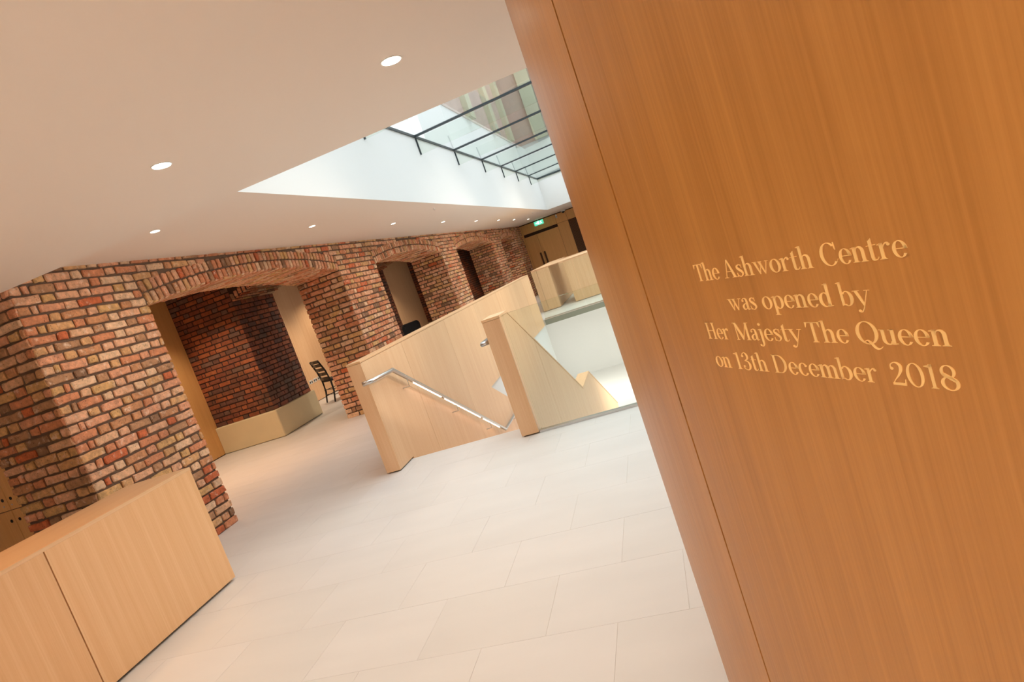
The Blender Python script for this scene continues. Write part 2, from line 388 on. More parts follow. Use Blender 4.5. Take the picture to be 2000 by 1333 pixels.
# ---- ceilings
bm = bmesh.new(); box(bm, -8.2, 6, -4, YN, ZN, 4.0)
obj('ceiling', bm, 'ceil', kind='structure')
WX0, WX1, WY1 = -2.75, 1.45, 20.43
bm = bmesh.new()
box(bm, XB, WX0-.001, YN, 24.5, ZC, 2.8); box(bm, WX1+.001, 6, YN, 24.5, ZC, 2.8); box(bm, WX0-.001, WX1+.001, WY1+.001, 24.5, ZC, 2.8)
obj('ceiling', bm, 'ceil', kind='structure')
bm = bmesh.new()
ZG = 3.67
box(bm, WX0-.25, WX0, YN, WY1+.25, ZC+.0005, ZG+.03); box(bm, WX1, WX1+.25, YN, WY1+.25, ZC+.0005, ZG+.25)
box(bm, WX0, WX1, WY1, WY1+.25, ZC+.0005, ZG+.03)
obj('wall_skylight', bm, 'white', kind='structure')
bm = bmesh.new(); box(bm, -8.2, XB, YN, 24.5, 2.79, 2.95)
obj('ceiling', bm, 'redbrick', kind='structure')
# ---- skylight: glass roof on glass fins with dark bars
def zg(x): return ZG + .036*(x-WX0)
sky = thing('rooflight', 'frameless glass rooflight on dark glazing bars above the white light well', 'skylight', (WX0, 12, ZG))
def child_at(o, parent):
    o.parent = parent; o.matrix_parent_inverse = Matrix.Translation(-parent.location) if parent.rotation_euler.z == 0 else (Matrix.Translation(parent.location) @ Matrix.Rotation(parent.rotation_euler.z, 4, 'Z')).inverted(); return o
ys = [5.3, 7.26, 9.217, 11.222, 13.209, 15.056, 16.844, 18.789, 20.43]
yp = YN
for y in ys:
    bm = bmesh.new(); prism(bm, [(WX0+.004, zg(WX0)), (WX1, zg(WX1)), (WX1, zg(WX1)+.024), (WX0+.004, zg(WX0)+.024)], 1, yp+.012, y-.012)
    child_at(obj('pane', bm, 'sky_glass'), sky)
    if y < 20:
        bm = bmesh.new(); prism(bm, [(WX0, zg(WX0)-.012), (WX1, zg(WX1)-.012), (WX1, zg(WX1)+.02), (WX0, zg(WX0)+.02)], 1, y-.02, y+.02)
        child_at(obj('glazing_bar', bm, 'frame'), sky)
        bm = bmesh.new(); prism(bm, [(WX0+.02, zg(WX0)-.27), (WX1, zg(WX1)-.27), (WX1, zg(WX1)-.03), (WX0+.02, zg(WX0)-.03)], 1, y-.008, y+.008)
        child_at(obj('glass_fin', bm, 'glass'), sky)
        bm = boxb(WX0, WX0+.02, y-.012, y+.012, ZG-.27, ZG-.03); child_at(obj('fin_bracket', bm, 'frame'), sky)
    yp = y
bm = bmesh.new(); box(bm, WX0-.002, WX0+.02, YN, WY1, ZG-.02, ZG+.012); box(bm, WX0, WX1, WY1-.03, WY1+.002, ZG-.02, ZG+.03)
child_at(obj('edge_frame', bm, 'frame'), sky)

# ---- brick church building seen through the rooflight
ch = thing('church', 'brick church wall with pale stone piers rising above the rooflight', 'building', (-6.5, 33, 3.9))
child_at(obj('lower_wall', boxb(-7, -6, 24.8, 41, 2.96, 8.1), 'render'), ch)
child_at(obj('lower_wall', boxb(-6, 6, 40, 41, 2.96, 7.95), 'render'), ch)
M_['farbrick'] = plain('hazy_far_brick', lin((190, 172, 162)), .9, noise=.2, nscale=1.2)  # brick colour paled to carry the haze of distance
child_at(obj('brick_wall', boxb(-7, -5.95, 24.8, 41, 8.1, 19), 'farbrick'), ch)
child_at(obj('brick_wall', boxb(-5.95, 6, 39.95, 41, 7.95, 19), 'farbrick'), ch)
for y in (28.9, 33.9, 38): child_at(obj('stone_pier', boxb(-5.95, -5.7, y-.45, y+.45, 8.1, 19), 'pilaster'), ch)
for x in (-4.3, -2.4, 0): child_at(obj('stone_pier', boxb(x-.4, x+.4, 39.7, 39.95, 7.95, 19), 'pilaster'), ch)
for x in (-3.3, -1.3): child_at(obj('lancet_window', boxb(x-.45, x+.45, 39.85, 39.96, 9.2, 14), 'frame'), ch)

# ---- brick arcade: mortar cores (structure) with bricks
def arc(w, h):
    R = (w*w/4+h*h)/(2*h); return R, SPR+h-R
def forb(i_list, ro):
    def f(zc, z0, z1):
        res = []
        for i in i_list:
            a, b, h = ARCH[i]; R, cz = arc(b-a, h); yc = (a+b)/2; Ro = R+ro
            dz = z0+.45*(z1-z0)-cz
            hw = math.sqrt(max(0, Ro*Ro-dz*dz)) if Ro > dz else 0
            hw = min(hw, (b-a)/2+.004+.17*(zc-SPR)) if hw > 0 else 0
            if hw > 0: res.append((yc-hw-.008, yc+hw+.008))
        return res
    return f
G = .011
for i, (a, b) in enumerate(PIER):
    near = i < 3
    core = obj('wall_left', boxb(XB+G, XL-G, a+G, b-G, -.004, SPR), 'mortar', kind='structure')
    skip = []
    brick_face(core, ((XL, 0, 0), (0, 1, 0), (1, 0, 0)), a, b, .002, SPR, singles=near, seedk=i, skip=skip)
    ret = obj('wall_left', boxb(XB+G+.001, XL-G-.001, a+G-.001, a+G+.01, -.003, SPR-.001), 'mortar', kind='structure')
    brick_face(ret, ((0, a, 0), (1, 0, 0), (0, -1, 0)), XB, XL-.004, .002, (2.79 if i == 0 else SPR), singles=near, seedk=i+1)
    brick_face(core, ((0, b, 0), (1, 0, 0), (0, 1, 0)), XB, XL-.004, .002, SPR, singles=False, seedk=i+1)
# spandrels + rings
for i, (a, b, h) in enumerate(ARCH):
    R, cz = arc(b-a, h); yc = (a+b)/2
    th = math.asin((b-a)/2/R)
    bm = bmesh.new()
    y0 = (PIER[i][0]+G if i == 0 else (PIER[i][0]+PIER[i][1])/2); y1 = (PIER[i+1][0]+PIER[i+1][1])/2 if i < 3 else 24.3
    nseg = 24
    pts = [(y0, ZC+.13), (y0, SPR), (a, SPR)] + [(yc+(R+G)*math.sin(t), cz+(R+G)*math.cos(t)) for t in [(-th+2*th*k/nseg) for k in range(1, nseg)]] + [(b, SPR), (y1, SPR), (y1, ZC+.13)]
    prism(bm, pts, 0, XB+G, XL-G)
    sp = obj('wall_left', bm, 'mortar', kind='structure')
    brick_face(sp, ((XL, 0, 0), (0, 1, 0), (1, 0, 0)), y0, y1, SPR+.002, ZC+.03, singles=(i < 2), forbid=forb([i], .222), seedk=i)
    n = int(2*th*R/.081)
    tot = bmesh.new() if i > 1 else None
    for ring in (0, 1):
        rr = R + .004 + .051 + ring*.117
        m = n + ring
        for k in range(m):
            t = -th + 2*th*(k+.5)/m
            P = Vector((XL+.004+random.uniform(-.003, .003), yc+rr*math.sin(t), cz+rr*math.cos(t)))
            if P.z+.05 > ZC+.05: pass
            rot = Matrix.Rotation(-t, 3, 'X') @ Matrix(((0, 1, 0), (-1, 0, 0), (0, 0, 1)))
            if i < 2:
                bw, L = brick_mesh('v', 'brick'); place('voussoir', random.choice(L), P, rot.to_euler(), (random.uniform(.9, 1.0), 1, random.uniform(.93, .98)), sp)
            else: add_brick(tot, Matrix.Translation(P) @ rot.to_4x4(), BH, .104, .02, random)
    if tot is not None: bmesh.ops.recalc_face_normals(tot, faces=tot.faces); obj('voussoirs', tot, 'brick', sp, 'stuff')
    # soffit bricks: rows running through the thickness of the wall
    bm = bmesh.new()
    for k in range(n):
        t = -th + 2*th*(k+.5)/n; x = XL-.002; par = k % 2
        rot = Matrix.Rotation(-t, 3, 'X')
        while x > XB+.02:
            L = (STRET if not (x > XL-.01 and par) else HEAD); e = max(XB, x-L)
            if x-e > .03:
                # brick front faces down
                P = Vector(((x+e)/2, yc+(R-.001)*math.sin(t), cz+(R-.001)*math.cos(t)+random.uniform(-.003, .003)))
                m3 = rot @ Matrix(((1, 0, 0), (0, 0, 1), (0, -1, 0)))
                add_brick(bm, Matrix.Translation(P) @ m3.to_4x4(), x-e, BH, .02, random)
            x = e-JT
    bmesh.ops.recalc_face_normals(bm, faces=bm.faces)
    obj('soffit_bricks', bm, 'brick', sp, 'stuff')

# ---- aisle behind the arcade: wood lined wall, brick inner piers with stone plinths
XW = -7.80
for (a, b) in ((4.0, 6.6), (6.6, 9.2), (10.38, 12.3), (12.3, 14.25), (15.45, 17.9), (17.9, 20.35)):
    w = obj('wall_aisle', boxb(XW-.2, XW-.02, a, b, -.004, 2.79), 'dark_gap', kind='structure')
    obj('panel', boxb(XW-.02, XW, a+.003, b-.003, .012, 2.78), 'oak_deep' if a < 9 else 'oak', w)
IP = [(9.2, 10.38), (14.25, 15.45), (20.35, 24.3)]
for i, (a, b) in enumerate(IP):
    x1 = -6.61
    core = obj('wall_aisle', boxb(XW-.2, x1-.006, a+.006, b, .47, 2.79), 'soot_mortar', kind='structure')
    s = i == 0
    old = (COURSE, BH, JT)
    brick_face(core, ((0, a, 0), (1, 0, 0), (0, -1, 0)), XW, x1-.002, .474, 2.79, 'redbrick', singles=s, rough=.35)
    core2 = obj('wall_aisle', boxb(x1-.008, x1-.005, a+.006, b, .47, 2.79), 'soot_mortar', kind='structure')
    brick_face(core2, ((x1, 0, 0), (0, 1, 0), (1, 0, 0)), a, b, .474, 2.79, 'redbrick', singles=s, rough=.35, seedk=1)
    pl = obj('plinth_stone', boxb(XW, x1+.055, a-.07, b+.04, .006, .472, bev=.012), 'plinth')
    pl.parent = core
    obj('shadow_gap', boxb(XW, x1+.03, a-.045, b+.02, 0, .006), 'dark_gap', core)
    # cross arch to the arcade
    bm = bmesh.new(); pts = [(x1, 2.38), (x1, 2.8), (XB+.02, 2.8), (XB+.02, 2.38)] + [(XB+.02+(x1-XB-.02)*k/10, 2.38+.15*math.sin(math.pi*k/10)) for k in range(1, 10)]
    prism(bm, [(x, z) for x, z in pts], 1, a, min(b, a+1.2))
    ca = obj('wall_aisle', bm, 'soot_mortar', kind='structure')
    bm = bmesh.new()
    for k in range(16):
        xx = x1+(XB-x1)*(k+.5)/16; zz = 2.38+.15*math.sin(math.pi*(k+.5)/16); y = a+.0
        par = k % 2
        while y < min(b, a+1.2)-.03:
            e = min(y+(HEAD if (par and y < a+.01) else STRET), min(b, a+1.2))
            add_brick(bm, Matrix.Translation((xx, (y+e)/2, zz)) @ Matrix(((0, 1, 0), (1, 0, 0), (0, 0, -1))).to_4x4() @ Matrix.Rotation(-math.pi/2, 4, 'X'), e-y, BH, .02, random)
            y = e+JT
        add_brick(bm, Matrix.Translation((xx, a, zz+.055)) @ Matrix.Rotation(math.pi, 4, 'Z'), BH, .1, .02, random)
    bmesh.ops.recalc_face_normals(bm, faces=bm.faces); obj('soffit_bricks', bm, 'brick', ca, 'stuff')
obj('baseboard_aisle', boxb(XW, XW+.004, 4.0, 9.13, 0, .012), 'dark_gap', kind='structure')

# ---- end wall: joinery with double door, grille
YE = 24.3
ew = obj('wall_back', boxb(-8.2, 6, YE+.03, YE+.2, -.004, 2.8), 'dark_gap', kind='structure')
def epanel(x0, x1, z0, z1, name='panel', parent=None, y=YE, mat='oak_deep'): return obj(name, boxb(x0+.004, x1-.004, y, YE+.03, z0+.004, z1-.004), mat, parent or ew)
epanel(XL-.0, -4.45, 0, ZC-.03)
for a, b in ((-4.45, -3.09), (-3.09, -2.66), (-2.66, -1.5), (-1.5, .5), (.5, 3), (3, 6)): epanel(a, b, 2.27, ZC-.03)
epanel(-3.09, -2.66, 0, 2.27)
epanel(-1.5, 6, 0, 2.27)
d1 = obj('door_1', boxb(-4.446, -3.958, YE, YE+.03, .01, 2.16), 'oak_deep', kind='structure')
d2 = obj('door_2', boxb(-3.952, -3.094, YE, YE+.03, .01, 2.16), 'oak_deep', kind='structure')
M_['bronze'] = plain('dark_bronze', lin((88, 56, 34)), .4, .5)
for d, x in ((d1, -4.035), (d2, -3.875)): obj('door_handle', boxb(x-.03, x+.03, YE-.06, YE-.001, .75, 1.45, bev=.01), 'bronze', d)
gr = obj('grille', boxb(-2.656, -1.5, YE+.02, YE+.03, .01, 2.26), 'dark_gap', ew)
bm = bmesh.new(); x = -2.65
while x < -1.52: box(bm, x, x+.012, YE-.005, YE+.02, .01, 2.26); x += .032
obj('slats', bm, 'grille', gr, 'stuff')

# ---- closing walls (out of frame)
bm = bmesh.new(); box(bm, 6, 6.2, -4, 4.5, -.13, 4); box(bm, 6, 6.2, 17.5, 24.5, -.13, 4); box(bm, 6, 6.2, 4.5, 17.5, -.13, .25); box(bm, 6, 6.2, 4.5, 17.5, 2.45, 4)
for k in range(1, 5): box(bm, 6, 6.2, 4.5+2.6*k-.06, 4.5+2.6*k+.06, .25, 2.45)
obj('wall_right', bm, 'white', kind='structure')
for k in range(5): obj('added_window_%d' % (k+1), boxb(6.08, 6.10, 4.5+2.6*k+.06, 4.5+2.6*k+2.54, .25, 2.45), 'sky_glass', kind='structure')  # unseen windows added so side light reaches the brick and oak faces
obj('wall_front', boxb(-8.2, 6.2, -4.2, -4, -.13, 4), 'white', kind='structure')
obj('wall_left', boxb(-8.4, -8.2, -4, 24.5, -.13, 4), 'white', kind='structure')

# ---- curved timber wall with the inscription
T = math.radians(-29.4993); PD, S0, RC = .55441, .8118, 2.0402
U = Vector((math.sin(T), math.cos(T), 0)); NR = Vector((U.y, -U.x, 0)); P0 = NR*PD; SS = P0+U*S0; CC = SS+NR*RC
def cpt(s, off=0.0):
    """point on the wall line; s along, off outwards (towards the room)"""
    if s <= S0: return P0+U*s-NR*off
    a = (s-S0)/RC; return CC - NR*math.cos(a)*(RC+off) + U*math.sin(a)*(RC+off)
def s_of_az(az):
    lo, hi = 0, 3
    best = None
    for k in range(4000):
        s = -1+4*k/4000; p = cpt(s)
        e = abs(math.atan2(p.x, p.y)-az)
        if best is None or e < best[0]: best = (e, s)
        if s > S0+1.6: break
    return best[1]
SJ = s_of_az(math.radians(-1.79)); SEND = S0+RC*1.9
def wallstrip(s0, s1, z0, z1, o0, o1):
    n = max(2, int((s1-s0)/.05)) if s1 > S0 else 1
    if s0 < S0 < s1: ss = [s0, S0] + [S0+(s1-S0)*k/max(1, int((s1-S0)/.05)) for k in range(1, max(1, int((s1-S0)/.05))+1)]
    else: ss = [s0+(s1-s0)*k/n for k in range(n+1)]
    pts = [cpt(s, o1) for s in ss] + [cpt(s, o0) for s in reversed(ss)]
    bm = bmesh.new(); prism(bm, [(p.x, p.y) for p in pts], 2, z0, z1); return bm
cw = obj('wall_right', wallstrip(-1.6, SEND, 0, ZN, -.12, -.03), 'dark_gap', kind='structure')
ZJ = 2.177
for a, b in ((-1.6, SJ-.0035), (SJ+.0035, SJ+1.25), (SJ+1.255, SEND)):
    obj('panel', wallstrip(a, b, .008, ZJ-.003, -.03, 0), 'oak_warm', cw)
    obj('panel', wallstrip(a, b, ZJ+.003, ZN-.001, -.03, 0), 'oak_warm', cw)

# lettering ------------------------------------------------------------------
def ring(P, cx, cy, rx, ry, tx, ty, a0=0, a1=360, dx=0, dy=0, n=28):
    n = max(4, int(n*abs(a1-a0)/360)); q = []
    for k in range(n+1):
        t = math.radians(a0+(a1-a0)*k/n); q.append(((cx+rx*math.cos(t), cy+ry*math.sin(t)), (cx+dx+(rx-tx)*math.cos(t), cy+dy+(ry-ty)*math.sin(t))))
    for (o1, i1), (o2, i2) in zip(q, q[1:]): P.append([o1, o2, i2, i1])
def st(P, pts, n=5):
    """brush stroke through (x, y, width)"""
    Q = []
    for i in range(len(pts)-1):
        p0 = pts[max(i-1, 0)]; p1 = pts[i]; p2 = pts[i+1]; p3 = pts[min(i+2, len(pts)-1)]
        for k in range(n):
            t = k/n; Q.append([.5*(2*p1[j]+(p2[j]-p0[j])*t+(2*p0[j]-5*p1[j]+4*p2[j]-p3[j])*t*t+(3*p1[j]-p0[j]-3*p2[j]+p3[j])*t**3) for j in range(3)])
    Q.append(list(pts[-1])); E = []
    for i, q in enumerate(Q):
        a = Q[max(i-1, 0)]; b = Q[min(i+1, len(Q)-1)]; dx, dy = b[0]-a[0], b[1]-a[1]; L = math.hypot(dx, dy) or 1
        w = max(.012, q[2])/2; E.append(((q[0]-dy/L*w, q[1]+dx/L*w), (q[0]+dy/L*w, q[1]-dx/L*w)))
    for (a, b), (c, d) in zip(E, E[1:]): P.append([a, c, d, b])
def dot(P, x, y, r, n=12): P.append([(x+r*math.cos(2*math.pi*k/n), y+r*math.sin(2*math.pi*k/n)) for k in range(n)])
TK, TN = .125, .034
def serif(P, x0, x1, y, up, e=.075):
    s = 1 if up else -1
    P.append([(x0-e, y), (x1+e, y), (x1+e, y+s*TN*.8), (x0-e, y+s*TN*.8)])
    P.append([(x0-.03, y+s*TN*.8), (x0, y+s*.085), (x0+.01, y+s*.01)]); P.append([(x1+.03, y+s*TN*.8), (x1, y+s*.085), (x1-.01, y+s*.01)])
def stem(P, x, y0, y1, top='full', bot='full', w=TK):
    P.append([(x, y0), (x+w, y0), (x+w, y1), (x, y1)])
    if bot == 'full': serif(P, x, x+w, y0, True)
    if top == 'full': serif(P, x, x+w, y1, False)
    if top == 'flag': P.append([(x-.085, y1-.035), (x+w, y1+.012), (x+w, y1-.05), (x, y1-.075), (x-.085, y1-.06)])
def arch(P, x, xr):
    """arch from stem at x to stem at xr"""
    l = x+TK*.6; r = xr+TK; ring(P, (l+r)/2, .45, (r-l)/2, .215, 0.0, .0, 0, 180) if False else None
    cx, rx = (l+r)/2, (r-l)/2; icx = (l+.05+xr)/2; irx = (xr-l-.05)/2; q = []
    for k in range(15):
        t = math.pi*k/14; q.append(((cx+rx*math.cos(t), .44+.225*math.sin(t)), (icx+irx*math.cos(t), .44+.165*math.sin(t))))
    for (a, b), (c, d) in zip(q, q[1:]): P.append([a, c, d, b])
def glyph(ch):
    P = []; R_ = P.append
    if ch == 'T':
        stem(P, .30, 0, 1, None); R_([(.02, 1), (.70, 1), (.70, .96), (.02, .96)]); R_([(.02, .97), (.02, .74), (.045, .74), (.13, .97)]); R_([(.70, .97), (.70, .74), (.675, .74), (.59, .97)]); w = .72
    elif ch == 'h': stem(P, .08, 0, 1.07, 'flag'); arch(P, .08, .40); stem(P, .40, 0, .45, None); w = .62
    elif ch == 'n': stem(P, .08, 0, .65, 'flag'); arch(P, .08, .40); stem(P, .40, 0, .45, None); w = .62
    elif ch == 'm': stem(P, .08, 0, .65, 'flag'); arch(P, .08, .39); stem(P, .39, 0, .45, None); arch(P, .39, .70); stem(P, .70, 0, .45, None); w = .92
    elif ch == 'r': stem(P, .08, 0, .65, 'flag'); st(P, [(.17, .42, .03), (.25, .57, .04), (.34, .64, .06), (.41, .62, .07)]); dot(P, .41, .575, .058); w = .49
    elif ch == 'e':
        ring(P, .28, .325, .255, .34, .12, .03, 0, 325); R_([(.12, .36), (.52, .36), (.52, .33), (.12, .33)]); ring(P, .28, .325, .255, .34, .10, .03, 0, 20); w = .54
    elif ch == 'c': ring(P, .28, .325, .255, .34, .12, .03, 50, 325); dot(P, .43, .52, .06); w = .53
    elif ch == 'o': ring(P, .30, .325, .28, .34, .13, .03); w = .60
    elif ch == 'b': stem(P, .06, .03, 1.07, 'flag', None, .115); ring(P, .33, .325, .26, .34, .13, .035, -130, 140, -.01); R_([(.06, .0), (.085, 0), (.18, .09), (.06, .12)]); w = .62
    elif ch == 'd': stem(P, .40, .03, 1.07, 'flag', None); R_([(.40, 0), (.60, .02), (.60, .05), (.40, .09)]); ring(P, .29, .325, .26, .34, .13, .035, 40, 320, .01); w = .63
    elif ch == 'p': stem(P, .08, -.33, .65, 'flag'); ring(P, .34, .325, .26, .34, .13, .035, -140, 140, -.01); w = .63
    elif ch == 'a':
        stem(P, .30, .09, .46, None, None); q = []
        st(P, [(.36, .45, .12), (.34, .58, .09), (.24, .64, .04), (.13, .60, .04), (.10, .53, .05)]); dot(P, .12, .50, .058)
        st(P, [(.34, .38, .03), (.20, .32, .06), (.10, .20, .115), (.12, .07, .09), (.20, .03, .05), (.33, .12, .03)])
        st(P, [(.36, .12, .12), (.40, .03, .07), (.50, .06, .02)]); w = .51
    elif ch == 's':
        st(P, [(.36, .47, .02), (.35, .57, .03), (.24, .64, .04), (.12, .58, .09), (.11, .48, .11), (.22, .37, .13), (.34, .26, .12), (.38, .15, .10), (.30, .04, .05), (.20, .01, .035), (.08, .08, .03), (.06, .20, .02)])
        R_([(.34, .65), (.37, .65), (.375, .45), (.35, .45)]); R_([(.05, .01), (.08, 0), (.065, .22), (.045, .22)]); w = .44
    elif ch == 't':
        R_([(.12, .60), (.12, .82), (.15, .82), (.235, .90), (.245, .90), (.245, .60)]) ; R_([(.12, .12), (.245, .12), (.245, .62), (.12, .62)]); R_([(.02, .615), (.38, .65), (.38, .615), (.02, .60)])
        st(P, [(.183, .14, .125), (.20, .05, .11), (.27, .015, .05), (.36, .05, .03), (.40, .13, .02)]); w = .42
    elif ch == 'w':
        for x in (.06, .34): R_([(x, .64), (x+.13, .64), (x+.30, 0), (x+.25, 0)]); 
        R_([(.31, .0), (.34, .0), (.47, .5), (.44, .5)]); R_([(.59, 0), (.62, 0), (.82, .64), (.785, .64)]); 
        for x0, x1 in ((.0, .25), (.30, .53), (.70, .90)): R_([(x0, .65), (x1, .65), (x1, .622), (x0, .622)])
        w = .90
    elif ch == 'y':
        R_([(.05, .64), (.19, .64), (.40, .06), (.33, -.02)]); st(P, [(.60, .64, .03), (.40, .10, .035), (.31, -.14, .04), (.22, -.27, .06), (.13, -.28, .06)]); dot(P, .12, -.24, .06)
        for x0, x1 in ((-.01, .27), (.47, .70)): R_([(x0, .65), (x1, .65), (x1, .622), (x0, .622)])
        w = .68
    elif ch == 'A':
        R_([(.33, .99), (.39, 1.02), (.74, .02), (.58, .02)]); R_([(.33, .99), (.36, .90), (.14, .02), (.10, .02)]); R_([(.19, .36), (.52, .36), (.53, .32), (.18, .32)])
        for x0, x1 in ((.0, .25), (.49, .82)): R_([(x0, 0), (x1, 0), (x1, .03), (x0, .03)])
        w = .80
    elif ch == 'H': stem(P, .10, 0, 1); stem(P, .60, 0, 1); R_([(.2, .53), (.62, .53), (.62, .49), (.2, .49)]); w = .84
    elif ch == 'M':
        stem(P, .12, 0, 1, None, 'full', .04); R_([(.05, 1), (.22, 1), (.56, .16), (.50, 0), (.47, 0), (.11, .90)]); R_([(.47, 0), (.50, 0), (.86, 1), (.82, 1)]); stem(P, .78, 0, 1, None); R_([(.0, 1), (.2, 1), (.2, .97), (0, .97)]); R_([(.8, 1), (1.0, 1), (1.0, .97), (.8, .97)]); w = 1.0
    elif ch == 'C': ring(P, .44, .5, .40, .52, .14, .035, 42, 318); R_([(.71, 1.0), (.745, 1.0), (.765, .66), (.735, .66), (.70, .82)]); R_([(.70, .14), (.735, .19), (.79, .26), (.775, .27)]); w = .82
    elif ch == 'D': stem(P, .10, 0, 1, 'full', 'full'); ring(P, .36, .5, .44, .5, .14, .035, -90, 90); R_([(.1, 1), (.37, 1), (.37, .965), (.1, .965)]); R_([(.1, 0), (.37, 0), (.37, .035), (.1, .035)]); w = .86
    elif ch == 'Q': ring(P, .46, .5, .43, .52, .14, .035); st(P, [(.30, .03, .03), (.33, .13, .035), (.44, .15, .06), (.55, .02, .11), (.68, -.17, .11), (.82, -.20, .06), (.95, -.10, .02)]); w = .92
    elif ch == 'u':
        stem(P, .08, .20, .65, None, None); stem(P, .42, .0, .65, None, None); R_([(0, .65), (.205, .65), (.205, .60), (0, .625)]); R_([(.34, .65), (.545, .65), (.545, .60), (.34, .625)])
        ring(P, .30, .21, .22, .225, .125, .05, 180, 340); R_([(.42, 0), (.62, .02), (.62, .05), (.42, .08)]); w = .64
    elif ch == 'j': stem(P, .12, -.1, .65, 'flag', None); st(P, [(.183, -.08, .125), (.17, -.22, .10), (.09, -.31, .05), (.0, -.29, .04)]); dot(P, -.01, -.25, .058); dot(P, .17, .90, .075); w = .32
    elif ch == '1': stem(P, .20, 0, 1, None); R_([(.03, .93), (.2, .97), (.325, 1.02), (.325, .93), (.20, .86), (.03, .90)]); w = .50
    elif ch == '0': ring(P, .38, .5, .34, .52, .13, .03); w = .76
    elif ch == '2': st(P, [(.11, .70, .05), (.14, .90, .05), (.32, 1.0, .04), (.50, .90, .12), (.51, .70, .13), (.38, .45, .08), (.20, .24, .04), (.08, .07, .04)]); dot(P, .155, .73, .07); R_([(.05, 0), (.60, 0), (.62, .27), (.59, .27), (.55, .11), (.06, .11)]); w = .66
    elif ch == '3':
        st(P, [(.10, .80, .05), (.18, .96, .04), (.32, 1.0, .045), (.44, .86, .12), (.42, .66, .10), (.22, .54, .03)]); dot(P, .13, .80, .065)
        st(P, [(.22, .54, .03), (.42, .48, .08), (.50, .28, .14), (.42, .06, .09), (.26, -.01, .04), (.10, .06, .04), (.07, .18, .05)]); dot(P, .11, .2, .065); w = .58
    elif ch == '8': ring(P, .36, .75, .27, .27, .11, .035); ring(P, .36, .27, .33, .29, .13, .035); st(P, [(.16, .66, .12), (.36, .53, .14), (.58, .38, .12)]); w = .72
    return P, w
LET = lambda s: s*.952
def line(words, zb, capz, label):
    zb = 1.5+(zb-1.5)*.952; cap = .0285*.952; bm = bmesh.new()
    for word, sa, sb in words:
        gl = [glyph(c) for c in word]; adv = sum(w for _, w in gl); sa, sb = LET(sa), LET(sb); k = (sa-sb)/adv; x = 0
        for P, w in gl:
            for poly in P:
                q = [(sa-(x+px)*k, zb+py*cap) for px, py in poly]
                ar = sum(q[i][0]*q[(i+1) % len(q)][1]-q[(i+1) % len(q)][0]*q[i][1] for i in range(len(q)))
                if abs(ar) < 1e-9: continue
                if ar > 0: q = q[::-1]
                A = [bm.verts.new(cpt(s, .0008)+Vector((0, 0, z))) for s, z in q]
                B = [bm.verts.new(cpt(s, -.0002)+Vector((0, 0, z))) for s, z in q]
                bm.faces.new(A)
                for i in range(len(q)): bm.faces.new((A[i], A[(i+1) % len(q)], B[(i+1) % len(q)], B[i]))
            x += w
    bmesh.ops.recalc_face_normals(bm, faces=bm.faces)
    o = obj('lettering', bm, 'letter', cw); o['label'] = label
line([('The', .9262, .8589), ('Ashworth', .8477, .6621), ('Centre', .6493, .5265)], 1.3676, 1, 'pale gold serif line reading The Ashworth Centre')
line([('was', .8602, .7933), ('opened', .7808, .6471), ('by', .636, .5901)], 1.3155, 1, 'pale gold serif line reading was opened by')
line([('Her', .9452, .8815), ('Majesty', .8662, .7185), ('The', .7094, .638), ('Queen', .627, .5048)], 1.2665, 1, 'pale gold serif line reading Her Majesty The Queen')
line([('on', .9454, .9011), ('13th', .889, .8095), ('December', .7972, .6102), ('2018', .5929, .5065)], 1.2160, 1, 'pale gold serif line reading on 13th December 2018')

# ================================================================== STAIRWELL
ZL = -2.9
low = bmesh.new(); box(low, -4.5, 6, 5.0, 21.2, ZL-.1, ZL)
obj('floor_lower', low, 'white', kind='structure')
bm = bmesh.new(); box(bm, OX0-.15, OX0-.02, 5.0, OY1, ZL, -.13); obj('wall_lower_left', bm, 'white', kind='structure')
bm = bmesh.new(); box(bm, -4.5, OX0-.15, OY1-.05, OY1, ZL, -.13); box(bm, -4.6, -4.5, OY1, 21.2, ZL, -.13); obj('wall_lower_left', bm, 'white', kind='structure')
bm = bmesh.new(); box(bm, -4.6, 6, 21.0, 21.2, ZL, -.13); obj('wall_lower_back', bm, 'white', kind='structure')
bm = bmesh.new(); box(bm, 2.4, 2.5, 5.0, 21.2, ZL, -.13); obj('wall_lower_right', bm, 'white', kind='structure')
bm = bmesh.new(); box(bm, -4.6, 2.5, 4.9, 5.0, ZL, -.13); obj('wall_lower_front', bm, 'white', kind='structure')
# stair
stt = thing('staircase', 'pale stone staircase descending between the oak lined walls', 'staircase', (-2.15, 5.6, 0))
for k in range(10):
    y = 5.6+k*.27; z = -.155*(k+1)
    if k < 9: child_at(obj('step', boxb(OX0+.004, -1.568, y, y+.285, z-.16, z), 'stone'), stt)
child_at(obj('landing', boxb(OX0+.004, -1.568, 8.03, 9.2, -1.75, -1.55), 'stone'), stt)
for k in range(8):
    y = 9.2+k*.27; z = -1.55-.15*(k+1)
    child_at(obj('step', boxb(OX0+.004, -1.568, y, y+.285, z-.16, z), 'stone'), stt)
